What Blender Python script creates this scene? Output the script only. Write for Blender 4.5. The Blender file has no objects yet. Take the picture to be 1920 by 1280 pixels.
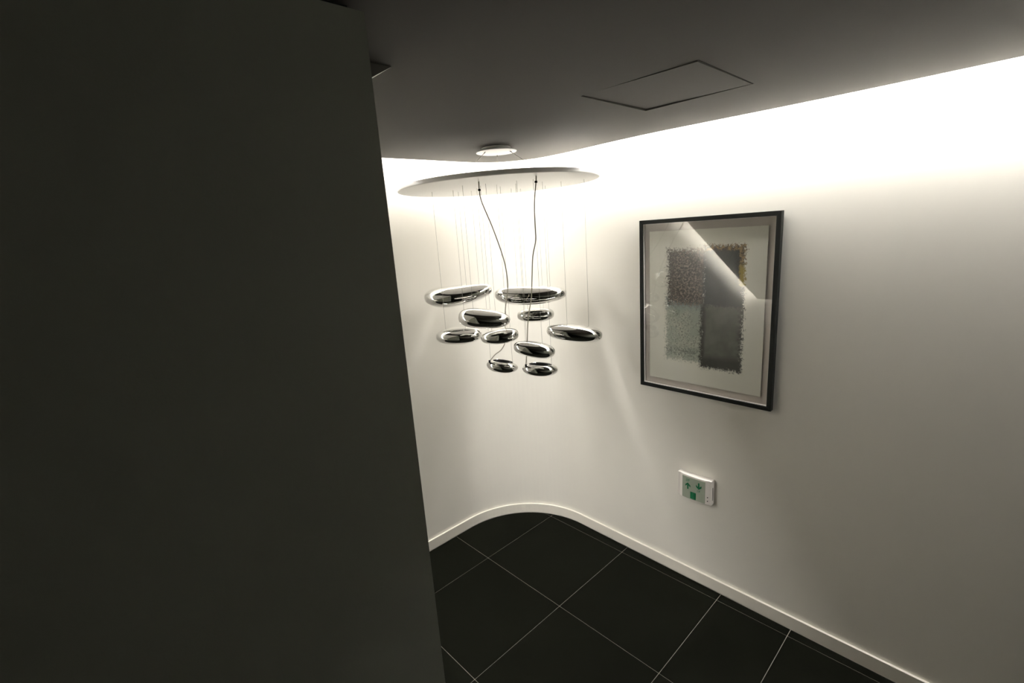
import bpy, bmesh, math, random
from mathutils import Vector, Matrix, noise
from mathutils.geometry import tessellate_polygon

scene = bpy.context.scene
col = scene.collection
random.seed(7)

# ------------------------------------------------------------------ camera
CAM_H, FPX, PITCH, ROLL = 2.0123, 896.17, 0.2253, -0.06948
cp, sp, cr, sr = math.cos(PITCH), math.sin(PITCH), math.cos(ROLL), math.sin(ROLL)
fw = Vector((0, cp, -sp)); rt = Vector((1, 0, 0)); up = rt.cross(fw)
rt2 = rt * cr + up * sr; up2 = up * cr - rt * sr
cam_d = bpy.data.cameras.new('camera'); cam = bpy.data.objects.new('camera', cam_d); col.objects.link(cam)
m = Matrix((rt2, up2, -fw)).transposed().to_4x4(); m.translation = Vector((0, 0, CAM_H))
cam.matrix_world = m
cam_d.sensor_width = 36.0; cam_d.lens = FPX / 1920 * 36.0; cam_d.clip_start = 0.02
scene.camera = cam

# ------------------------------------------------------------------ world, exposure (the only lamps are the cove strips)
w = bpy.data.worlds.new('world'); scene.world = w; w.use_nodes = True
w.node_tree.nodes['Background'].inputs['Color'].default_value = (0.9, 0.95, 1.0, 1)
w.node_tree.nodes['Background'].inputs['Strength'].default_value = 0.0
vs = scene.view_settings
vs.view_transform = 'Standard'; vs.look = 'None'; vs.gamma = 1.0; vs.use_curve_mapping = False
vs.exposure = 0.0
LED_POWER = 67.0          # radiance of the light strips
LED_COL = (1.0, 0.975, 0.935)

# ------------------------------------------------------------------ stairwell frame: A runs to the picture wall, B to the far left wall
E1 = Vector((0.744, 0.668, 0)).normalized(); E2 = Vector((-E1.y, E1.x, 0))
def W(a, b, z=0.0): return E1 * a + E2 * b + Vector((0, 0, z))
ROT = math.atan2(E2.y, E2.x) - math.pi / 2      # E1 = local x, E2 = local y
CEIL = 2.41
A0, SLOPE, Z_LOW, B_LOW = 0.657, 0.56, 0.95, 2.40                          # soffit over the lower flight starts to fall at A0
A1 = A0 - (CEIL - Z_LOW) / SLOPE                # and levels out at Z_LOW
def soffit(a): return CEIL if a >= A0 else max(Z_LOW, CEIL - SLOPE * (A0 - a))

# ------------------------------------------------------------------ materials
def new_mat(name):
    mt = bpy.data.materials.new(name); mt.use_nodes = True
    return mt, mt.node_tree, mt.node_tree.nodes['Principled BSDF']
def paint(name, c, rough=0.6, bump=0.0, scale=120, var=0.0, spec=0.3, metal=0.0, coat=0.0):
    mt, nt, b = new_mat(name)
    b.inputs['Base Color'].default_value = (*c, 1); b.inputs['Roughness'].default_value = rough
    b.inputs['Specular IOR Level'].default_value = spec; b.inputs['Metallic'].default_value = metal
    b.inputs['Coat Weight'].default_value = coat
    if bump or var:
        tc = nt.nodes.new('ShaderNodeTexCoord'); n = nt.nodes.new('ShaderNodeTexNoise')
        n.inputs['Scale'].default_value = scale; n.inputs['Detail'].default_value = 4
        nt.links.new(tc.outputs['Object'], n.inputs['Vector'])
        if bump:
            bp = nt.nodes.new('ShaderNodeBump'); bp.inputs['Strength'].default_value = bump; bp.inputs['Distance'].default_value = 0.002
            nt.links.new(n.outputs['Fac'], bp.inputs['Height']); nt.links.new(bp.outputs['Normal'], b.inputs['Normal'])
        if var:
            n2 = nt.nodes.new('ShaderNodeTexNoise'); n2.inputs['Scale'].default_value = scale * 0.05; n2.inputs['Detail'].default_value = 5
            nt.links.new(tc.outputs['Object'], n2.inputs['Vector'])
            mx = nt.nodes.new('ShaderNodeMix'); mx.data_type = 'RGBA'
            mx.inputs['A'].default_value = (*[v * (1 - var) for v in c], 1); mx.inputs['B'].default_value = (*[min(1, v * (1 + var)) for v in c], 1)
            nt.links.new(n2.outputs['Fac'], mx.inputs['Factor']); nt.links.new(mx.outputs['Result'], b.inputs['Base Color'])
    return mt
M = {}
M['wall'] = paint('warm_white_wall_paint', (0.80, 0.772, 0.705), 0.7, 0.05, 160, 0.015)
M['spine'] = paint('charcoal_wall_paint', (0.15, 0.153, 0.126), 0.75, 0.15, 220, 0.04)
M['ceiling'] = paint('grey_ceiling_paint', (0.048, 0.044, 0.038), 0.75, 0.05, 160, 0.02)
M['cove'] = paint('white_cove_paint', (0.85, 0.84, 0.80), 0.7)
M['base'] = paint('white_skirting_lacquer', (0.80, 0.76, 0.68), 0.35, spec=0.45)
M['tile'] = paint('black_porcelain_tile', (0.0045, 0.0048, 0.0032), 0.65, 0.25, 90, 0.25, spec=0.02)
M['grout'] = paint('pale_grout', (0.32, 0.30, 0.26), 0.9, 0.2, 300, 0.1)
M['disc'] = paint('satin_white_lacquer', (0.86, 0.84, 0.82), 0.32, spec=0.5)
M['chrome'] = paint('polished_chrome', (0.86, 0.86, 0.85), 0.025, metal=1.0)
M['cavity'] = paint('dark_inner_shell', (0.03, 0.03, 0.03), 0.3, metal=0.6)
M['wire'] = paint('steel_wire', (0.30, 0.29, 0.26), 0.4, metal=0.6)
M['cord'] = paint('clear_grey_cord', (0.30, 0.28, 0.22), 0.35)
M['black'] = paint('black_plastic', (0.010, 0.010, 0.010), 0.6, spec=0.05)
M['frame'] = paint('black_lacquered_wood', (0.010, 0.011, 0.010), 0.5, 0.05, 60, 0.2, spec=0.12)
M['mat'] = paint('warm_grey_backing_board', (0.60, 0.54, 0.50), 0.85, 0.1, 200, 0.03)
M['spacer'] = paint('white_spacer_fillet', (0.75, 0.70, 0.68), 0.6)
M['plastic'] = paint('white_plastic', (0.80, 0.76, 0.71), 0.35, spec=0.5)
M['signpanel'] = paint('grey_green_translucent_panel', (0.38, 0.42, 0.34), 0.25, spec=0.5)
M['green'] = paint('green_print', (0.004, 0.155, 0.06), 0.4)
M['palegreen'] = paint('faded_green_print', (0.035, 0.19, 0.095), 0.4)
M['bulb'] = paint('frosted_bulb', (0.7, 0.7, 0.68), 0.2)

def led_mat(name, k):
    mt, nt, b = new_mat(name)
    b.inputs['Base Color'].default_value = (0.9, 0.9, 0.9, 1)
    b.inputs['Emission Color'].default_value = (*LED_COL, 1); b.inputs['Emission Strength'].default_value = LED_POWER * k
    return mt
M['led_wall'] = led_mat('cove_led_picture_wall', 1.7); M['led_corner'] = led_mat('cove_led_corner', 0.56); M['led_stairs'] = led_mat('cove_led_stairs', 3.7)

def glass_mat():
    mt, nt, b = new_mat('picture_glass'); nt.nodes.remove(b)
    out = nt.nodes['Material Output']
    t = nt.nodes.new('ShaderNodeBsdfTransparent'); t.inputs['Color'].default_value = (0.96, 0.97, 0.96, 1)
    g = nt.nodes.new('ShaderNodeBsdfGlossy'); g.inputs['Roughness'].default_value = 0.0
    mx = nt.nodes.new('ShaderNodeMixShader')
    mx.inputs[0].default_value = 0.10; nt.links.new(t.outputs[0], mx.inputs[1]); nt.links.new(g.outputs[0], mx.inputs[2])
    nt.links.new(mx.outputs[0], out.inputs['Surface'])
    return mt
M['glass'] = glass_mat()

# ------------------------------------------------------------------ helpers
def link(name, me, mat, parent=None, smooth=False):
    o = bpy.data.objects.new(name, me); col.objects.link(o)
    if mat is not None: me.materials.append(mat)
    if smooth:
        for p in me.polygons: p.use_smooth = True
    if parent is not None: o.parent = parent
    return o
def mesh(name, verts, faces, mat, parent=None, smooth=False):
    me = bpy.data.meshes.new(name); me.from_pydata([tuple(v) for v in verts], [], faces); me.validate(); me.update()
    bm = bmesh.new(); bm.from_mesh(me); bmesh.ops.recalc_face_normals(bm, faces=bm.faces); bm.to_mesh(me); bm.free()
    return link(name, me, mat, parent, smooth)
def tag(o, label=None, cat=None, group=None, kind=None):
    if label: o['label'] = label
    if cat: o['category'] = cat
    if group: o['group'] = group
    if kind: o['kind'] = kind
    return o
def struct(o, label=None):
    o['kind'] = 'structure'
    if label: o['label'] = label
    return o
def empty(name, loc, rz=0.0):
    o = bpy.data.objects.new(name, None); col.objects.link(o); o.location = loc; o.rotation_euler = (0, 0, rz); o.empty_display_size = 0.05
    return o
def prism(poly, z0, z1):
    """poly: list of (x, y); z0/z1 constants -> verts, faces"""
    n = len(poly)
    v = [(x, y, z0) for x, y in poly] + [(x, y, z1) for x, y in poly]
    f = [tuple(range(n))[::-1], tuple(range(n, 2 * n))] + [(i, (i + 1) % n, n + (i + 1) % n, n + i) for i in range(n)]
    return v, f
def wprism(name, ab, z0, z1, mat, parent=None):
    v, f = prism([tuple(W(a, b)[:2]) for a, b in ab], z0, z1)
    return mesh(name, v, f, mat, parent)
def box(name, lo, hi, mat, parent=None, bevel=0.0, seg=2):
    bm = bmesh.new(); bmesh.ops.create_cube(bm, size=1.0)
    c = [(lo[i] + hi[i]) / 2 for i in range(3)]; s = [hi[i] - lo[i] for i in range(3)]
    for v in bm.verts: v.co = Vector([c[i] + v.co[i] * s[i] for i in range(3)])
    if bevel: bmesh.ops.bevel(bm, geom=bm.edges[:], offset=bevel, segments=seg, affect='EDGES', profile=0.5)
    me = bpy.data.meshes.new(name); bm.to_mesh(me); bm.free()
    return link(name, me, mat, parent)
def catmull(pts, n=8):
    out = []
    P = [Vector(p) for p in pts]; P = [P[0] * 2 - P[1]] + P + [P[-1] * 2 - P[-2]]
    for i in range(1, len(P) - 2):
        for k in range(n):
            t = k / n; a, b, c, d = P[i - 1:i + 3]
            out.append(0.5 * ((2 * b) + (c - a) * t + (2 * a - 5 * b + 4 * c - d) * t * t + (3 * b - a - 3 * c + d) * t ** 3))
    out.append(P[-2]); return out
def tube(name, pts, r, mat, parent=None, sides=8):
    pts = [Vector(p) for p in pts]; v = []; f = []
    for i, p in enumerate(pts):
        d = (pts[min(i + 1, len(pts) - 1)] - pts[max(i - 1, 0)]).normalized()
        x = d.cross(Vector((0.31, 0.94, 0.12))).normalized(); y = d.cross(x)
        for k in range(sides):
            a = 2 * math.pi * k / sides; v.append(p + x * (r * math.cos(a)) + y * (r * math.sin(a)))
    for i in range(len(pts) - 1):
        for k in range(sides):
            f.append((i * sides + k, i * sides + (k + 1) % sides, (i + 1) * sides + (k + 1) % sides, (i + 1) * sides + k))
    f.append(tuple(range(sides))[::-1]); f.append(tuple(range((len(pts) - 1) * sides, len(pts) * sides)))
    return mesh(name, v, f, mat, parent, True)
def sharp(o, deg=32):
    o.data.set_sharp_from_angle(angle=math.radians(deg)); return o
def lathe(name, prof, seg, mat, parent=None, smooth=True):
    """prof: (r, z) from axis to axis"""
    v = []; f = []; rings = []
    for r, z in prof:
        if r < 1e-6: rings.append([len(v)]); v.append((0, 0, z))
        else:
            rings.append(list(range(len(v), len(v) + seg)))
            for k in range(seg):
                a = 2 * math.pi * k / seg; v.append((r * math.cos(a), r * math.sin(a), z))
    for p, q in zip(rings, rings[1:]):
        for k in range(seg):
            j = (k + 1) % seg
            if len(p) == 1: f.append((p[0], q[k], q[j]))
            elif len(q) == 1: f.append((p[k], p[j], q[0]))
            else: f.append((p[k], p[j], q[j], q[k]))
    return mesh(name, v, f, mat, parent, smooth)

# ================================================================== the setting
WALL_A, WALL_B, FR = 2.284, 2.501, 0.56         # picture wall, far left wall, radius of the rounded corner
B_RIGHT, A_BACK, A_LOW = -1.50, -3.2, -4.5
def wall_path(inset=0.0, a_end=A_LOW, b_start=B_RIGHT, nseg=28):
    """visible face of the curved wall, from the right end round the corner and down the lower flight"""
    pts = [(WALL_A - inset, b_start)]
    ca, cb, r = WALL_A - FR, WALL_B - FR, FR - inset
    for i in range(6): pts.append((WALL_A - inset, b_start + (cb - b_start) * (i + 1) / 6.0001))
    for i in range(nseg + 1):
        t = math.pi / 2 * i / nseg; pts.append((ca + r * math.cos(t), cb + r * math.sin(t)))
    for i in range(6): pts.append((ca + (a_end - ca) * (i + 1) / 6, WALL_B - inset))
    return pts
def ribbon_solid(name, front, back, z0, z1, mat, parent=None):
    n = len(front); v = []; f = []
    for (a, b), (c, d) in zip(front, back):
        v += [W(a, b, z0), W(a, b, z1), W(c, d, z1), W(c, d, z0)]
    for i in range(n - 1):
        for k in range(4):
            j = (k + 1) % 4; f.append((i * 4 + k, i * 4 + j, i * 4 + 4 + j, i * 4 + 4 + k))
    f += [(0, 1, 2, 3), tuple(range(4 * n - 4, 4 * n))]
    return mesh(name, v, f, mat, parent)

# ---- curved wall
wb = ribbon_solid('wall_back', wall_path(0), wall_path(-0.15), -2.2, 2.70, M['wall'])
struct(wb, 'white curved wall washed by hidden cove light')
bb = ribbon_solid('baseboard_back', wall_path(0.0125, 0.47), wall_path(0.0, 0.47), 0.0, 0.070, M['base'])
struct(bb, 'white skirting following the curved wall')
bv = bb.modifiers.new('bevel', 'BEVEL'); bv.width = 0.002; bv.segments = 2; bv.limit_method = 'ANGLE'; bv.angle_limit = math.radians(40)

# ---- landing floor with black tiles in pale grout
room = [(A, B) for A, B in wall_path(0.0126, 0.47)] + [(0.47, 0.839), (0.40, 0.839), (0.40, B_RIGHT)]
fl = wprism('floor', room, -0.15, -0.0022, M['grout']); struct(fl, 'landing floor of large black tiles with pale grout lines')
TH = -0.8253055; T = 0.6; GX, GY = 0.19285, 3.07475
ua = Vector((math.cos(TH), math.sin(TH))); ub = -Vector((-math.sin(TH), math.cos(TH)))
def clip(poly, A, Bp):
    out = []; n = len(poly); d = Bp - A
    side = lambda p: d.x * (p.y - A.y) - d.y * (p.x - A.x)
    for i in range(n):
        p, q = poly[i], poly[(i + 1) % n]; sp_, sq = side(p), side(q)
        if sp_ >= 0: out.append(p)
        if (sp_ >= 0) != (sq >= 0): out.append(p + (q - p) * (sp_ / (sp_ - sq)))
    return out
convex = [Vector(W(a, b)[:2]) for a, b in wall_path(0.0150, 0.40)] + [Vector(W(0.40, B_RIGHT + 0.004)[:2])]
area = sum(convex[i].x * convex[(i + 1) % len(convex)].y - convex[(i + 1) % len(convex)].x * convex[i].y for i in range(len(convex)))
if area < 0: convex.reverse()
alines = [-4, -3, -2, -1, 0, 1, 2, 2.58, 3.58, 4.58, 5.58, 6.58]
blines = [-1, 0, 1, 2, 3, 4, 5]
g = 0.0016
def tile_poly(a0, a1, b0, b1):
    o = Vector((GX, GY))
    pts = [o + ua * (T * a) + ub * (T * b) for a, b in ((a0 + g / T, b0 + g / T), (a1 - g / T, b0 + g / T), (a1 - g / T, b1 - g / T), (a0 + g / T, b1 - g / T))]
    s = sum(pts[i].x * pts[(i + 1) % 4].y - pts[(i + 1) % 4].x * pts[i].y for i in range(4))
    if s < 0: pts.reverse()
    for i in range(len(convex)):
        if (convex[(i + 1) % len(convex)] - convex[i]).length < 1e-6: continue
        pts = clip(pts, convex[i], convex[(i + 1) % len(convex)])
        if len(pts) < 3: return None
    clean = [pts[0]]
    for p in pts[1:]:
        if (p - clean[-1]).length > 1e-4: clean.append(p)
    if (clean[0] - clean[-1]).length < 1e-4: clean.pop()
    ar = abs(sum(clean[i].x * clean[(i + 1) % len(clean)].y - clean[(i + 1) % len(clean)].x * clean[i].y for i in range(len(clean)))) / 2
    return clean if len(clean) > 2 and ar > 2e-4 else None
for a0, a1 in zip(alines, alines[1:]):
    for b0, b1 in zip(blines, blines[1:]):
        p = tile_poly(a0, a1, b0, b1)
        if p:
            v, f = prism([(q.x, q.y) for q in p], -0.0022, 0.0)
            mesh('tile', v, f, M['tile'], fl)

# ---- spine wall between the two flights: the dark plane on the left
def spine_top(a): return CEIL - 0.012 if a > 0.2 else CEIL - 0.012 + SLOPE * (0.2 - a)
SB0, SB1 = 0.839, 1.085
def aprism(name, prof, b0, b1, mat, parent=None):
    """profile in (A, z), extruded from b0 to b1"""
    n = len(prof); v = [W(a, b0, z) for a, z in prof] + [W(a, b1, z) for a, z in prof]
    f = [tuple(range(n)), tuple(range(n, 2 * n))[::-1]] + [(i, (i + 1) % n, n + (i + 1) % n, n + i) for i in range(n)]
    return mesh(name, v, f, mat, parent)
sp_w = aprism('wall_left', [(0.464, -2.2), (0.464, CEIL - 0.012), (0.2, CEIL - 0.012), (A_BACK, spine_top(A_BACK)), (A_BACK, -2.2)], SB0, SB1, M['spine'])
struct(sp_w, 'dark partition wall between the two flights of stairs')
core = aprism('trim_1', [(0.444, CEIL - 0.012), (0.444, CEIL + 0.03), (0.2, CEIL + 0.03), (A_BACK, spine_top(A_BACK) + 0.042), (A_BACK, spine_top(A_BACK)), (0.2, CEIL - 0.012)], SB0 + 0.02, SB1 - 0.02, M['black'])
struct(core, 'shadow gap along the top of the dark partition')

# ---- ceiling: flat slab with a wavy edge, falling soffit over the lower flight, rising one over the upper flight
B_EDGE = 2.262
edge_ab = [(2.1705, B_RIGHT), (2.1715, -0.2927), (2.1724, 0.0976), (2.1685, 0.3658), (2.1539, 0.6809), (2.1266, 0.9726), (2.1022, 1.2233), (2.0963, 1.4437), (2.1042, 1.6388), (2.1120, 1.8144), (2.0963, 1.9949), (2.0466, 2.1022), (1.9764, 2.1832), (1.8934, 2.2261), (1.7881, 2.2456), (1.6564, 2.2495), (1.4106, 2.2524), (1.1218, 2.2583), (A0, B_EDGE)]
edge = [(p.x, p.y) for p in catmull([(a, b, 0) for a, b in edge_ab], 6)]
HATCH = [(1.2984, 0.6536), (1.6847, 0.6653), (1.6740, 1.0428), (1.2867, 1.0321)]
outer = edge + [(A0, SB1 + 0.004), (0.2, SB1 + 0.004), (0.2, B_RIGHT)]
loops = [[Vector((a, b, 0)) for a, b in outer], [Vector((a, b, 0)) for a, b in HATCH]]
flat = outer + HATCH
cv = [W(a, b, CEIL) for a, b in flat]; cf = [tuple(t) for t in tessellate_polygon(loops)]
# sides of the hatch opening
n0 = len(outer); k0 = len(cv)
cv += [W(a, b, CEIL + 0.03) for a, b in HATCH]
cf += [(n0 + i, n0 + (i + 1) % 4, k0 + (i + 1) % 4, k0 + i) for i in range(4)]
cf.append((k0, k0 + 1, k0 + 2, k0 + 3))
# cheek between the flat ceiling and the falling soffit
k1 = len(cv)
cv += [W(A0, SB1 + 0.004, CEIL), W(0.2, SB1 + 0.004, CEIL), W(0.2, SB1 + 0.004, soffit(0.2))]
cf.append((k1, k1 + 1, k1 + 2))
# rising ceiling over the upper flight
k2 = len(cv)
cv += [W(0.2, B_RIGHT, CEIL), W(0.2, SB1 + 0.004, CEIL), W(A_BACK, SB1 + 0.004, CEIL + SLOPE * (0.2 - A_BACK)), W(A_BACK, B_RIGHT, CEIL + SLOPE * (0.2 - A_BACK))]
cf.append((k2, k2 + 1, k2 + 2, k2 + 3))
ce = mesh('ceiling', cv, cf, M['ceiling']); struct(ce, 'dark grey ceiling with a wavy edge in front of the light cove')
sv = []; sf = []
for a in (A0, A1, A_LOW): sv += [W(a, SB1 + 0.004, soffit(a)), W(a, B_LOW, soffit(a))]
sf = [(0, 1, 3, 2), (2, 3, 5, 4)]
so = mesh('ceiling_soffit', sv, sf, M['cove']); struct(so, 'sloping soffit over the lower flight')

# ---- cove slot: fascia, cap and light strips
COVE, COVE_LOW = 0.052, 0.10
cove = lambda a: COVE if a >= A0 - 1e-6 else COVE_LOW
lower_edge = [(a, B_LOW) for a in (A0 - 0.001, A1, A_LOW)]
full_edge = edge + lower_edge
fv = []; ff = []
for a, b in full_edge:
    z = soffit(a); fv += [W(a, b, z), W(a, b, z + cove(a))]
ff = [(2 * i, 2 * i + 1, 2 * i + 3, 2 * i + 2) for i in range(len(full_edge) - 1)]
fa = mesh('trim_2', fv, ff, M['cove']); struct(fa, 'inner face of the light cove')
# cap: between the fascia top and the wall, triangulated as strips through matched samples
def resample(path, n):
    P = [Vector((a, b)) for a, b in path]; L = [0.0]
    for p, q in zip(P, P[1:]): L.append(L[-1] + (q - p).length)
    out = []
    for i in range(n + 1):
        s = L[-1] * i / n; k = max(j for j in range(len(L)) if L[j] <= s + 1e-9); k = min(k, len(P) - 2)
        t = 0 if L[k + 1] == L[k] else (s - L[k]) / (L[k + 1] - L[k]); out.append(P[k].lerp(P[k + 1], t))
    return out
wp = wall_path(0.0, A0); we = resample([(p.x, p.y) for p in [Vector(q) for q in wp]], 90); ee = resample(edge, 90)
capv = []; 
for p, q in zip(ee, we): capv += [W(p.x, p.y, CEIL + COVE), W(q.x, q.y, CEIL + COVE)]
for a in (A0 - 0.001, A1, A_LOW): capv += [W(a, B_LOW, soffit(a) + cove(a)), W(a, WALL_B, soffit(a) + cove(a))]
capf = [(2 * i, 2 * i + 1, 2 * i + 3, 2 * i + 2) for i in range(len(capv) // 2 - 1)]
cap = mesh('trim_3', capv, capf, M['cove']); struct(cap, 'top of the light cove')
INS = 0.062
def strip(name, path, zf, label, mat, hw=0.011):
    lv = []; P = [Vector(p) for p in path]
    for i, p in enumerate(P):
        d = (P[min(i + 1, len(P) - 1)] - P[max(i - 1, 0)]).normalized(); nrm = Vector((-d.y, d.x)) * hw
        z = zf(p.x)
        for s, dz in ((1, 0), (1, 0.008), (-1, 0.008), (-1, 0)): lv.append(W(p.x + nrm.x * s, p.y + nrm.y * s, z + dz))
    n = len(P); lf = []
    for i in range(n - 1):
        for k in range(4): lf.append((4 * i + k, 4 * i + (k + 1) % 4, 4 * i + 4 + (k + 1) % 4, 4 * i + 4 + k))
    lf += [(0, 1, 2, 3), tuple(range(4 * n - 4, 4 * n))]
    o = mesh(name, lv, lf, mat); tag(o, label, 'light strip', 'cove light strips')
    return o
LP = wall_path(INS, A0 + 0.02, B_RIGHT + 0.01)
ztop = lambda a: CEIL + COVE - 0.012
strip('light_strip', [(WALL_A - INS, B_RIGHT + 0.01 + (WALL_B - FR - 0.02 - B_RIGHT) * i / 8) for i in range(9)], ztop, 'warm white light strip in the ceiling cove above the framed picture', M['led_wall'], 0.020)
strip('light_strip', [p for p in LP if p[1] > WALL_B - FR - 1e-3], ztop, 'warm white light strip in the ceiling cove round the curved corner', M['led_corner'], 0.020)
LOWI = 0.055
strip('light_strip', [(A0 - 0.05, WALL_B - LOWI), (A1, WALL_B - LOWI), (A_LOW + 0.05, WALL_B - LOWI)], lambda a: soffit(a) + COVE_LOW - 0.012, 'warm white light strip in the sloping cove over the lower stairs', M['led_stairs'])

# ---- the rest of the stairwell
wr = wprism('wall_right', [(A_BACK, B_RIGHT), (WALL_A + 0.15, B_RIGHT), (WALL_A + 0.15, B_RIGHT - 0.15), (A_BACK, B_RIGHT - 0.15)], -0.15, 4.8, M['spine']); struct(wr, 'dark side wall of the upper flight')
we_ = wprism('wall_upper_end', [(A_BACK, B_RIGHT), (A_BACK, SB1), (A_BACK - 0.12, SB1), (A_BACK - 0.12, B_RIGHT)], -0.15, 4.8, M['spine']); struct(we_, 'dark end wall of the upper flight')
wl = wprism('wall_lower_end', [(A_LOW, SB1), (A_LOW, WALL_B + 0.15), (A_LOW - 0.12, WALL_B + 0.15), (A_LOW - 0.12, SB1)], -2.2, 2.7, M['wall']); struct(wl, 'white end wall at the foot of the lower flight')
wi = wprism('wall_lower_side', [(A_BACK, SB1), (A_LOW, SB1), (A_LOW, SB1 - 0.12), (A_BACK, SB1 - 0.12)], -2.2, 2.7, M['wall']); struct(wi, 'white inner wall beside the lower landing')
RISE, GO = 0.17, 0.29
upf = empty('stair_upper', W(0.40, 0.0, 0)); struct(upf, 'upper flight of black tiled stairs')
for i in range(11):
    a1 = 0.40 - GO * i; a0_ = a1 - GO
    o = wprism('step', [(a1, B_RIGHT + 0.001), (a1, SB0 - 0.001), (a0_, SB0 - 0.001), (a0_, B_RIGHT + 0.001)], RISE * i - (0.15 if i else 0), RISE * (i + 1), M['tile']); o.parent = upf; o.matrix_parent_inverse = Matrix.Translation(upf.location).inverted()
dnf = empty('stair_lower', W(0.47, 1.8, 0)); struct(dnf, 'lower flight of black tiled stairs')
for i in range(11):
    a1 = 0.47 - GO * i; a0_ = a1 - GO
    o = wprism('step', [(a1, SB1 + 0.001), (a1, WALL_B - 0.001), (a0_, WALL_B - 0.001), (a0_, SB1 + 0.001)], -RISE * (i + 1) - 0.17, -RISE * (i + 1), M['tile']); o.parent = dnf; o.matrix_parent_inverse = Matrix.Translation(dnf.location).inverted()
lf_ = wprism('floor_lower', [(0.47 - GO * 11, SB1), (0.47 - GO * 11, WALL_B), (A_LOW, WALL_B), (A_LOW, SB1)], -2.2, -RISE * 11 - 0.05, M['tile']); struct(lf_, 'black floor at the foot of the lower flight')

# ---- access panel in the ceiling, sitting slightly askew in its opening
ctr = Vector((sum(a for a, b in HATCH) / 4, sum(b for a, b in HATCH) / 4))
hv = []
for i, (a, b) in enumerate(HATCH):
    p = ctr + (Vector((a, b)) - ctr) * 0.974
    hv.append(W(p.x, p.y, CEIL + (-0.0025, -0.0005, 0.005, 0.002)[i]))
pv = hv + [v + Vector((0, 0, 0.012)) for v in hv]
pn = mesh('access_panel', pv, [(0, 1, 2, 3), (7, 6, 5, 4)] + [(i, (i + 1) % 4, 4 + (i + 1) % 4, 4 + i) for i in range(4)], M['ceiling'])
tag(pn, 'square grey access panel set into the dark ceiling', 'access panel')

# ================================================================== pendant lamp
LX, LY, LZ = -0.012, 2.50, 2.236
lamp = empty('pendant_lamp', (LX, LY, CEIL))
tag(lamp, 'pendant lamp with white disc and chrome pebbles hanging on thin wires', 'lamp')
def adopt(o, parent=lamp):
    o.parent = parent
    return o
# canopy at the ceiling (local coordinates of the lamp: z = 0 is the ceiling)
CAN = Vector((0.0, -0.05, 0.0))
can = lathe('canopy', [(0, -0.0005), (0.070, -0.0005), (0.074, -0.010), (0.086, -0.013), (0.096, -0.017), (0.0985, -0.0195), (0.097, -0.0215), (0.07, -0.0235), (0, -0.0245)], 64, M['disc'], lamp)
DZ = LZ - CEIL
R = 0.497
dk = lathe('disc', [(0, 0.0225), (R * 0.6, 0.022), (R - 0.008, 0.0205), (R - 0.003, 0.0185), (R - 0.001, 0.012), (R, 0.003), (R - 0.002, 0.0), (R * 0.5, 0.0), (0, 0.0)], 128, M['disc'], lamp)
sharp(dk); sharp(can); can.location = CAN; dk.location = (0, 0, DZ); dk.rotation_euler = (math.radians(0.0), math.radians(-0.6), 0)
def disc_z(x): return DZ + math.tan(math.radians(0.6)) * x
for ang in (222, 88, 340):
    a = math.radians(ang); top = Vector((0.070 * math.cos(a), 0.070 * math.sin(a), -0.0235)) + CAN; bot = Vector((0.25 * math.cos(a), 0.25 * math.sin(a), disc_z(0.25 * math.cos(a)) + 0.022))
    tube('suspension_cable', [top, bot], 0.0013, M['wire'], lamp, 6)
    d = (bot - top).normalized(); tube('cable_grip', [top - d * 0.004, top + d * 0.010], 0.0018, M['black'], lamp, 8)

def pebble(name, c, L, Hh, Wd, tilt, yaw, taper=0.0, bend=0.0, p=2.5, flat=0.0, roll=0.0):
    """closed smooth pebble: long axis x, taper > 0 makes the right end thicker, bend lifts both ends"""
    NU, NV = 48, 40; v = []; f = []
    for i in range(1, NU):
        th = math.pi * i / NU; x = -math.cos(th)
        tpr = 1 + taper * x * (1 - 0.3 * x * x); r = (1 - abs(x) ** p) ** (1 / p) * tpr; ry = (1 - abs(x) ** 2.1) ** (1 / 2.1) * tpr
        for k in range(NV):
            ph = 2 * math.pi * k / NV; cy, cz = math.cos(ph), math.sin(ph)
            ny = math.copysign(abs(cy) ** 0.93, cy); nz = math.copysign(abs(cz) ** 0.93, cz)
            z = r * nz * (1 - flat * (nz < 0)) * Hh / 2
            v.append(Vector((x * L / 2, ry * ny * Wd / 2, z + bend * Hh * (x * x - 0.35))))
    e0 = len(v); v.append(Vector((-L / 2, 0, bend * Hh * 0.65))); v.append(Vector((L / 2, 0, bend * Hh * 0.65)))
    for i in range(NU - 2):
        for k in range(NV):
            j = (k + 1) % NV; f.append((i * NV + k, i * NV + j, (i + 1) * NV + j, (i + 1) * NV + k))
    for k in range(NV):
        j = (k + 1) % NV; f.append((e0, j, k)); f.append((e0 + 1, (NU - 2) * NV + k, (NU - 2) * NV + j))
    o = mesh(name, v, f, M['chrome'], lamp, True)
    o.location = Vector(c) - Vector((LX, LY, CEIL))
    o.rotation_euler = (math.radians(roll), -math.radians(tilt), math.radians(yaw))
    return o
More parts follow.
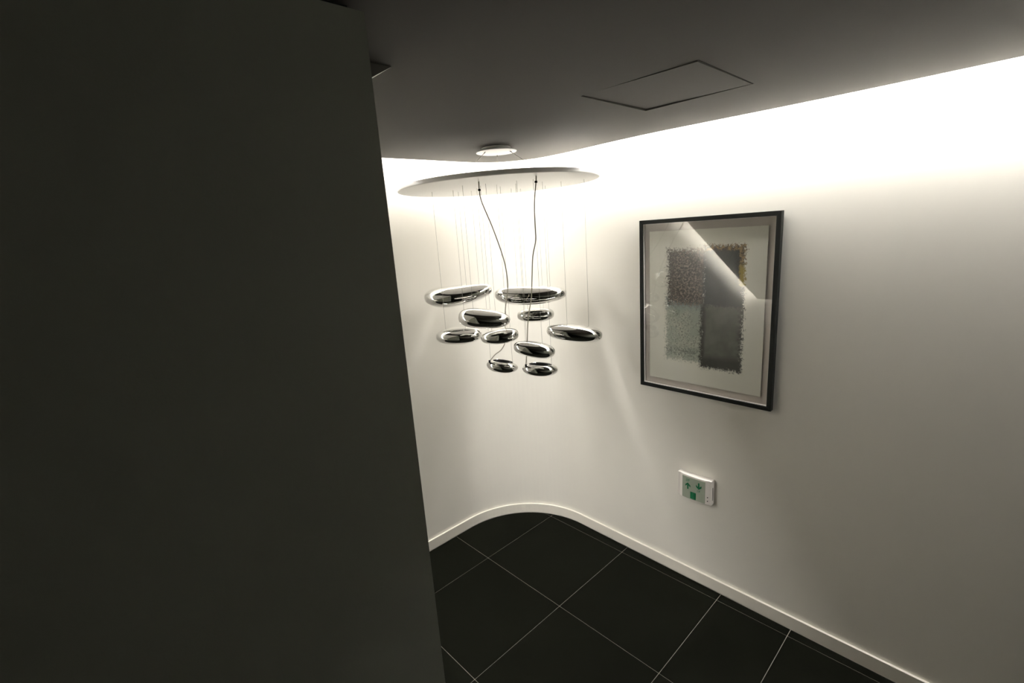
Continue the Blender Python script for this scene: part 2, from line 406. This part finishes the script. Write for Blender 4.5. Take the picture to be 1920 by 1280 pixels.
def bowl(name, c, L, Hh, Wd, tilt, yaw):
    """pebble with an open top that holds the lamp"""
    NV = 56; prof = []
    for i in range(0, 22):
        t = -math.pi / 2 + (math.pi / 2 + math.radians(47)) * i / 21; prof.append((math.cos(t) ** 0.9, math.sin(t)))
    rr, zz = prof[-1]
    prof += [(rr - 0.035, zz + 0.02), (rr - 0.07, zz - 0.03)]
    for i in range(1, 10):
        t = i / 9; prof.append(((rr - 0.07) * math.cos(t * math.pi / 2) ** 0.8 if i < 9 else 0.0, zz - 0.03 - 0.85 * math.sin(t * math.pi / 2)))
    nout = 24
    v = []; f = []; rings = []
    for r, z in prof:
        if r < 1e-5: rings.append([len(v)]); v.append((0, 0, z * Hh / 2)); continue
        rings.append(list(range(len(v), len(v) + NV)))
        for k in range(NV):
            a = 2 * math.pi * k / NV; v.append((r * math.cos(a) * L / 2, r * math.sin(a) * Wd / 2, z * Hh / 2))
    def skin(rs):
        out = []
        for p_, q in zip(rs, rs[1:]):
            for k in range(NV):
                j = (k + 1) % NV
                if len(p_) == 1: out.append((p_[0], q[k], q[j]))
                elif len(q) == 1: out.append((p_[k], p_[j], q[0]))
                else: out.append((p_[k], p_[j], q[j], q[k]))
        return out
    f = skin(rings)
    o = mesh(name, v, f, M['chrome'], lamp, True)
    o.data.materials.append(M['cavity'])
    zr = (zz - 0.02) * Hh / 2
    for pl in o.data.polygons:
        cc = pl.center; q = math.hypot(cc.x / (L / 2), cc.y / (Wd / 2))
        if pl.normal.z > 0.05 and q < rr - 0.06: pl.material_index = 1
    o.location = Vector(c) - Vector((LX, LY, CEIL)); o.rotation_euler = (0, -math.radians(tilt), math.radians(yaw))
    bl = tube('lamp_bulb', [(-0.02, 0, zz * Hh / 2 - 0.014), (0.02, 0, zz * Hh / 2 - 0.014)], 0.005, M['bulb'], o, 10)
    return o
PB = [
    # centre, length, height, width, tilt, yaw, taper, bend, wires (local x)
    ((-0.272, 2.600, 1.699), 0.372, 0.112, 0.190, 3.5, 8, -0.14, 0.10, (0.25, 0.62)),
    ((0.122, 2.660, 1.664), 0.402, 0.108, 0.170, -2.0, -3, -0.12, 0.06, (-0.35, 0.55)),
    ((-0.127, 2.300, 1.609), 0.254, 0.093, 0.140, -8.5, 5, -0.16, 0.0, (-0.4, 0.45)),
    ((0.146, 2.720, 1.537), 0.214, 0.083, 0.110, 0.0, -4, 0.02, 0.0, (-0.4, 0.45)),
    ((-0.279, 2.500, 1.492), 0.246, 0.089, 0.150, -1.0, 6, 0.04, 0.0, (-0.55, 0.3)),
    ((-0.060, 2.380, 1.499), 0.194, 0.076, 0.115, 3.0, 3, 0.10, 0.0, (-0.4, 0.4)),
    ((0.334, 2.480, 1.467), 0.297, 0.095, 0.140, -8.0, -6, 0.05, 0.0, (-0.25, 0.52)),
    ((0.107, 2.280, 1.442), 0.206, 0.076, 0.110, -13.0, 0, 0.03, 0.0, (-0.35, 0.4)),
]
def wire_to(o, c, lx, L, Hh, tilt, yaw):
    t, y = math.radians(tilt), math.radians(yaw); d = lx * L / 2
    wx = c[0] + d * math.cos(t) * math.cos(y) - LX; wy = c[1] + d * math.cos(t) * math.sin(y) - LY; wz = c[2] + d * math.sin(t) - CEIL
    ins = o.matrix_basis.inverted()
    tube('suspension_wire', [ins @ Vector((wx, wy, disc_z(wx) - 0.001)), ins @ Vector((wx, wy, wz))], 0.0007, M['wire'], o, 5)
for i, (c, L, Hh, Wd, tilt, yaw, tp, bd, wires) in enumerate(PB):
    o = pebble('pebble', c, L, Hh, Wd, tilt, yaw, tp, bd)
    for lx in wires: wire_to(o, c, lx, L, Hh, tilt, yaw)
for c, L, Hh, tilt, yaw in [((-0.061, 2.500, 1.307), 0.172, 0.074, -10, 0), ((0.138, 2.420, 1.298), 0.188, 0.074, -6, 0)]:
    o = bowl('pebble', c, L, Hh, 0.112, tilt, yaw); o['label'] = 'chrome pebble with an open top holding the bulb'
    for lx in (-0.72, 0.66): wire_to(o, c, lx, L, Hh, tilt, yaw)
cordL = [(-0.097, 2.2, 2.238), (-0.097, 2.2, 2.2), (-0.091, 2.2, 2.15), (-0.05, 2.25, 2.028), (-0.013, 2.33, 1.888), (-0.002, 2.4, 1.791), (-0.004, 2.44, 1.72), (-0.023, 2.46, 1.621), (-0.031, 2.47, 1.521), (-0.036, 2.47, 1.449), (-0.059, 2.46, 1.409), (-0.095, 2.46, 1.383), (-0.127, 2.475, 1.345)]
cordR = [(0.152, 2.15, 2.238), (0.15, 2.15, 2.213), (0.14, 2.17, 2.128), (0.139, 2.2, 2.038), (0.14, 2.23, 1.967), (0.125, 2.27, 1.894), (0.118, 2.32, 1.79), (0.11, 2.36, 1.682), (0.093, 2.38, 1.599), (0.083, 2.39, 1.515), (0.076, 2.39, 1.431), (0.069, 2.39, 1.375), (0.064, 2.40, 1.330)]
for cd in (cordL, cordR):
    loc = [Vector(p) - Vector((LX, LY, CEIL)) for p in cd]
    o = tube('power_cord', catmull(loc, 10), 0.0027, M['cord'], lamp, 10)
    d = (loc[1] - loc[0]).normalized()
    tube('cord_grip', [loc[1] - d * 0.004, loc[1] + d * 0.004], 0.0062, M['black'], o, 10)
    e = loc[-1]; tube('cord_plug', [e + Vector((0, 0, 0.006)), e - Vector((0, 0, 0.008))], 0.0055, M['black'], o, 10)

# ================================================================== framed picture (local x to the right along the wall, y out of the wall, z up)
RIGHT = -E2; OUT = -E1
def on_wall(name, b, z):
    o = empty(name, W(WALL_A, b, z)); o.rotation_euler = (0, 0, math.atan2(RIGHT.y, RIGHT.x)); return o
# after this rotation local +y points into the wall, so "out" is -y
pic = on_wall('framed_picture', 1.099, 1.5715)
tag(pic, 'black framed abstract print behind glass on the white wall', 'picture')
PW, PH, FD, FB = 0.689, 0.902, 0.033, 0.020
hx, hz = PW / 2, PH / 2
def mitre(name, pts):
    """pts: four (x, z) corners of one mitred rail"""
    v = [(x, -0.004, z) for x, z in pts] + [(x, -FD, z) for x, z in pts]
    o = mesh(name, v, [(0, 1, 2, 3), (7, 6, 5, 4)] + [(i, (i + 1) % 4, 4 + (i + 1) % 4, 4 + i) for i in range(4)], M['frame'], pic)
    b_ = o.modifiers.new('bevel', 'BEVEL'); b_.width = 0.0012; b_.segments = 2
    return o
ix, iz = hx - FB, hz - FB
mitre('frame_rail', [(-hx, hz), (hx, hz), (ix, iz), (-ix, iz)])
mitre('frame_rail', [(-hx, -hz), (hx, -hz), (ix, -iz), (-ix, -iz)])
mitre('frame_rail', [(-hx, -hz), (-hx, hz), (-ix, iz), (-ix, -iz)])
mitre('frame_rail', [(hx, -hz), (hx, hz), (ix, iz), (ix, -iz)])
box('backing_board', (-ix, -0.016, -iz), (ix, -0.005, iz), M['mat'], pic)
for nm, lo, hi in (('spacer', (-ix, -0.0275, iz - 0.003), (ix, -0.0162, iz)), ('spacer', (-ix, -0.0275, -iz), (ix, -0.0162, -iz + 0.003)), ('spacer', (-ix, -0.0275, -iz + 0.003), (-ix + 0.003, -0.0162, iz - 0.003)), ('spacer', (ix - 0.003, -0.0275, -iz + 0.003), (ix, -0.0162, iz - 0.003))):
    box(nm, lo, hi, M['spacer'], pic)

def art_mat():
    mt, nt, b = new_mat('abstract_print'); b.inputs['Roughness'].default_value = 0.8; b.inputs['Specular IOR Level'].default_value = 0.15
    N, Lk = nt.nodes, nt.links
    tc = N.new('ShaderNodeTexCoord'); sep = N.new('ShaderNodeSeparateXYZ'); Lk.new(tc.outputs['Object'], sep.inputs[0])
    X, Z = sep.outputs['X'], sep.outputs['Z']
    def S(sock, v):
        if hasattr(v, 'links') or hasattr(v, 'is_linked'): Lk.new(v, sock)
        else: sock.default_value = v
    def mth(op, a, b_=0.0, c=None, clamp=False):
        n = N.new('ShaderNodeMath'); n.operation = op; n.use_clamp = clamp; S(n.inputs[0], a); S(n.inputs[1], b_)
        if c is not None: S(n.inputs[2], c)
        return n.outputs[0]
    def nz(scale, detail=4, rough=0.6, stretch=None, off=0.0):
        n = N.new('ShaderNodeTexNoise'); n.inputs['Scale'].default_value = scale; n.inputs['Detail'].default_value = detail; n.inputs['Roughness'].default_value = rough
        mp = N.new('ShaderNodeMapping'); mp.inputs['Location'].default_value = (off, off * 1.7, off * 0.6)
        if stretch: mp.inputs['Scale'].default_value = stretch
        Lk.new(tc.outputs['Object'], mp.inputs[0]); Lk.new(mp.outputs[0], n.inputs['Vector']); return n.outputs['Fac']
    def ramp(v, lo, hi):
        n = N.new('ShaderNodeMapRange'); n.interpolation_type = 'SMOOTHSTEP'; S(n.inputs['Value'], v)
        n.inputs['From Min'].default_value = lo; n.inputs['From Max'].default_value = hi; n.inputs['To Min'].default_value = 0; n.inputs['To Max'].default_value = 1
        return n.outputs[0]
    def mix(f, a, c):
        n = N.new('ShaderNodeMix'); n.data_type = 'RGBA'; S(n.inputs['Factor'], f)
        for s, v in (('A', a), ('B', c)):
            if isinstance(v, tuple): n.inputs[s].default_value = (*v, 1)
            else: Lk.new(v, n.inputs[s])
        return n.outputs['Result']
    def rect(x0, x1, z0, z1):
        """distance inside a rectangle (positive inside)"""
        dx = mth('MINIMUM', mth('SUBTRACT', X, x0), mth('SUBTRACT', x1, X)); dz = mth('MINIMUM', mth('SUBTRACT', Z, z0), mth('SUBTRACT', z1, Z))
        return mth('MINIMUM', dx, dz)
    fine = nz(95, 4, 0.8); mid = nz(60, 5, 0.65, off=3.0); big = nz(14, 4, 0.6, off=9.0); crackle = nz(120, 4, 0.75, off=5.0)
    rag = mth('ADD', mth('MULTIPLY', mth('SUBTRACT', mid, 0.5), 0.05), mth('MULTIPLY', mth('SUBTRACT', fine, 0.5), 0.085))
    c = (0.86, 0.835, 0.755)
    paper = c
    # lower left: pale grey green wash with dark flecks
    d = mth('ADD', rect(-0.202, 0.030, -0.280, 0.060), rag)
    m1 = mth('MULTIPLY', ramp(d, -0.004, 0.020), 0.92)
    tone = mix(ramp(big, 0.35, 0.65), (0.38, 0.42, 0.36), (0.52, 0.54, 0.46))
    tone = mix(ramp(mth('ADD', Z, mth('MULTIPLY', mth('SUBTRACT', mid, 0.5), 0.06)), -0.03, 0.04), tone, (0.20, 0.27, 0.27))
    flk = mth('MULTIPLY', ramp(crackle, 0.50, 0.60), ramp(big, 0.34, 0.52)); tone = mix(mth('MULTIPLY', flk, 0.8), tone, (0.06, 0.075, 0.07))
    band = mth('MULTIPLY', ramp(mth('SUBTRACT', 0.035, mth('ABSOLUTE', mth('ADD', Z, 0.225))), 0.0, 0.03), ramp(mid, 0.42, 0.6)); tone = mix(mth('MULTIPLY', band, 0.75), tone, (0.10, 0.12, 0.11))
    out = mix(m1, paper, tone)
    # upper left: brown black stipple
    d = mth('ADD', rect(-0.194, 0.030, 0.012, 0.306), mth('MULTIPLY', rag, 1.15))
    m2 = mth('MULTIPLY', ramp(d, -0.006, 0.022), ramp(mth('ADD', fine, mth('MULTIPLY', d, 3.0)), 0.34, 0.52))
    st = mix(ramp(fine, 0.46, 0.60), (0.012, 0.010, 0.008), (0.32, 0.255, 0.215))
    st = mix(mth('MULTIPLY', ramp(mth('SUBTRACT', -0.135, X), 0.0, 0.045), 0.75), st, (0.018, 0.014, 0.012))
    st = mix(mth('MULTIPLY', ramp(crackle, 0.60, 0.68), 0.6), st, (0.52, 0.45, 0.39))
    out = mix(m2, out, st)
    # upper right: slate block with an ochre edge
    d = mth('ADD', rect(0.000, 0.203, -0.02, 0.318), mth('MULTIPLY', rag, 0.9))
    m3 = ramp(d, -0.002, 0.010)
    sl = mix(ramp(big, 0.35, 0.7), (0.018, 0.022, 0.024), (0.030, 0.035, 0.037))
    sl = mix(mth('MULTIPLY', ramp(crackle, 0.63, 0.70), 0.35), sl, (0.22, 0.20, 0.18))
    edge_t = mth('MINIMUM', mth('SUBTRACT', 0.318, Z), mth('ADD', mth('SUBTRACT', 0.203, X), mth('MULTIPLY', ramp(mth('SUBTRACT', 0.13, Z), 0.0, 0.05), 0.2)))
    em = ramp(mth('ADD', mth('SUBTRACT', 0.034, edge_t), mth('MULTIPLY', rag, 0.5)), 0.0, 0.012)
    oc = mix(ramp(mid, 0.42, 0.6), (0.05, 0.035, 0.025), (0.36, 0.25, 0.13))
    oc = mix(ramp(mth('SUBTRACT', 0.24, Z), 0.0, 0.04), oc, (0.36, 0.27, 0.06))
    sl = mix(em, sl, oc)
    out = mix(m3, out, sl)
    # lower right: dark grey field with a darker border
    d = mth('ADD', rect(-0.010, 0.202, -0.296, 0.026), mth('MULTIPLY', rag, 0.9))
    m4 = ramp(d, -0.006, 0.012)
    dg = mix(ramp(big, 0.35, 0.7), (0.095, 0.098, 0.082), (0.16, 0.163, 0.14))
    bd = mth('MAXIMUM', mth('MAXIMUM', ramp(mth('SUBTRACT', 0.026, X), 0.0, 0.02), ramp(mth('SUBTRACT', -0.205, Z), 0.0, 0.05)), mth('MULTIPLY', ramp(mth('SUBTRACT', X, 0.160), 0.0, 0.03), ramp(mid, 0.40, 0.6)))
    dg = mix(mth('MULTIPLY', bd, 0.85), dg, (0.008, 0.0085, 0.007))
    out = mix(m4, out, dg)
    Lk.new(out, b.inputs['Base Color'])
    bp = N.new('ShaderNodeBump'); bp.inputs['Strength'].default_value = 0.1; bp.inputs['Distance'].default_value = 0.001
    Lk.new(fine, bp.inputs['Height']); Lk.new(bp.outputs[0], b.inputs['Normal'])
    return mt
M['art'] = art_mat()
# paper sheet with a slightly deckled edge, floated off the backing
pw, ph = 0.582, 0.784
ring = []
def deck(t): return 0.0012 * noise.noise(Vector((t * 40, 1.3, 0.7)))
for i in range(60): ring.append((-pw / 2 + pw * i / 60, ph / 2 + deck(i * 0.1)))
for i in range(80): ring.append((pw / 2 + deck(10 + i * 0.1), ph / 2 - ph * i / 80))
for i in range(60): ring.append((pw / 2 - pw * i / 60, -ph / 2 + deck(20 + i * 0.1)))
for i in range(80): ring.append((-pw / 2 + deck(30 + i * 0.1), -ph / 2 + ph * i / 80))
n = len(ring)
v = [(x, -0.0008, z) for x, z in ring] + [(x, 0.0008, z) for x, z in ring]
pp = mesh('paper_sheet', v, [tuple(range(n)), tuple(range(n, 2 * n))[::-1]] + [(i, (i + 1) % n, n + (i + 1) % n, n + i) for i in range(n)], M['art'], pic)
pp.location = (0.002, -0.0225, 0.0); pp['label'] = 'cream paper with four smudged rectangles in black, brown and grey green'
fo = box('foam_mount', (-pw / 2 + 0.04, -0.0215, -ph / 2 + 0.04), (pw / 2 - 0.04, -0.0162, ph / 2 - 0.04), M['spacer'], pic)
v = [(-ix, -0.0285, -iz), (ix, -0.0285, -iz), (ix, -0.0285, iz), (-ix, -0.0285, iz)]
gl = mesh('glass_pane', v, [(0, 1, 2, 3)], M['glass'], pic)
if gl.data.polygons[0].normal.y > 0: gl.data.flip_normals()      # the pane faces the room

# ================================================================== emergency exit sign box
sg = on_wall('exit_sign', 1.115, 0.594)
tag(sg, 'small white box with green arrows on the wall below the picture', 'sign')
SW, SH = 0.190, 0.142
def sdepth(u):      # u 0..1 along the width
    def ss(a, b, x):
        t = min(1, max(0, (x - a) / (b - a))); return t * t * (3 - 2 * t)
    d = 0.033 + 0.009 * (ss(0.05, 0.20, u) - ss(0.80, 0.95, u)) + 0.003 * math.sin(math.pi * min(1, max(0, (u - 0.2) / 0.58)))
    return d
NU = 48; prof = [(-SW / 2 + SW * i / NU, -sdepth(i / NU)) for i in range(NU + 1)]
poly = [(-SW / 2, -0.0005)] + prof + [(SW / 2, -0.0005)]
v, f = prism(poly, -SH / 2, SH / 2)
hb = mesh('housing', v, f, M['plastic'], sg)
b_ = hb.modifiers.new('bevel', 'BEVEL'); b_.width = 0.003; b_.segments = 3; b_.limit_method = 'ANGLE'; b_.angle_limit = math.radians(40)
def skin_patch(name, u0, u1, z0, z1, off, mat, parent):
    k = 24; us = [u0 + (u1 - u0) * i / k for i in range(k + 1)]
    outer = [(-SW / 2 + SW * u, -sdepth(u) - off) for u in us]; inner = [(-SW / 2 + SW * u, -sdepth(u) + 0.001) for u in us]
    v, f = prism(outer + inner[::-1], z0, z1)
    return mesh(name, v, f, mat, parent)
pnl = skin_patch('light_panel', 0.165, 0.84, -SH / 2 + 0.006, SH / 2 - 0.010, 0.0008, M['signpanel'], sg)
def decal(name, polys, mat, parent, off=0.0014):
    """flat print that follows the curved panel: polygons in (x, z)"""
    v = []; f = []
    for pl in polys:
        s = len(v)
        for x, z in pl: v.append((x, -sdepth((x + SW / 2) / SW) - off, z))
        f.append(tuple(range(s, s + len(pl))))
    return mesh(name, v, f, mat, parent)
def arrow(cx, cz, s, updown):
    q = lambda pts: [(cx + x * s, cz + z * s * updown) for x, z in pts]
    return [q([(-0.22, -1), (0.22, -1), (0.22, 0.35), (-0.22, 0.35)]),
            q([(0, 1.0), (-0.78, 0.28), (-0.78, -0.30), (0, 0.44)]), q([(0, 1.0), (0, 0.44), (0.78, -0.30), (0.78, 0.28)])]
decal('arrow', arrow(-0.0300, 0.0090, 0.0190, 1), M['green'], pnl)
decal('arrow', arrow(0.0310, 0.0260, 0.0190, -1), M['green'], pnl)
# floor numbers
SEG = {'1': [(0.42, 0, 0.62, 1)], '2': [(0, .84, 1, 1), (.8, .5, 1, .84), (0, .42, 1, .58), (0, .16, .2, .42), (0, 0, 1, .16)], 'F': [(0, 0, .22, 1), (.22, .82, 1, 1), (.22, .42, .85, .58)]}
def glyphs(txt, x, z, h, wd):
    out = []
    for i, ch in enumerate(txt):
        for x0, z0, x1, z1 in SEG[ch]:
            X0 = x + i * wd * 1.3; out.append([(X0 + x0 * wd, z + z0 * h), (X0 + x1 * wd, z + z0 * h), (X0 + x1 * wd, z + z1 * h), (X0 + x0 * wd, z + z1 * h)])
    return out
decal('floor_number', glyphs('2F', -0.0405, 0.0345, 0.0150, 0.0092), M['palegreen'], pnl)
decal('floor_number', glyphs('1F', 0.0205, -0.0105, 0.0125, 0.0085), M['palegreen'], pnl)
# exit pictogram: green square with a lighter doorway and running figure
px0, px1, pz0, pz1 = -0.0150, 0.0165, -0.0600, -0.0200
picto = decal('exit_pictogram', [[(px0, pz0), (px1, pz0), (px1, pz1), (px0, pz1)]], M['green'], pnl)
fx = lambda x: px0 + (px1 - px0) * x
fz = lambda z: pz0 + (pz1 - pz0) * z
man = [[(.28, .10), (.72, .10), (.72, .90), (.28, .90)]]
decal('doorway', [[(fx(x), fz(z)) for x, z in pl] for pl in man], M['palegreen'], picto, 0.0017)
circ = [(.52 + .07 * math.cos(i * math.pi / 4), .76 + .07 * math.sin(i * math.pi / 4)) for i in range(8)]
body = [circ, [(.44, .42), (.56, .40), (.60, .66), (.48, .68)], [(.44, .42), (.54, .42), (.42, .16), (.34, .18)], [(.48, .42), (.57, .40), (.66, .24), (.60, .18)], [(.48, .66), (.50, .58), (.36, .46), (.33, .53)], [(.56, .66), (.60, .60), (.69, .52), (.67, .60)]]
decal('running_figure', [[(fx(x), fz(z)) for x, z in pl] for pl in body], M['green'], picto, 0.0020)
for zc, r in ((-0.0265, 0.0028), (-0.0480, 0.0028)):  # raised black discs stand in for the dark of the two indicator holes
    x = 0.0760; y = -sdepth((x + SW / 2) / SW)
    tube('indicator_hole', [(x, y + 0.001, zc), (x, y - 0.0012, zc)], r, M['black'], sg, 10)
box('side_slot', (SW / 2 - 0.001, -0.0200, -0.045), (SW / 2 + 0.0004, -0.0145, 0.030), M['black'], sg)
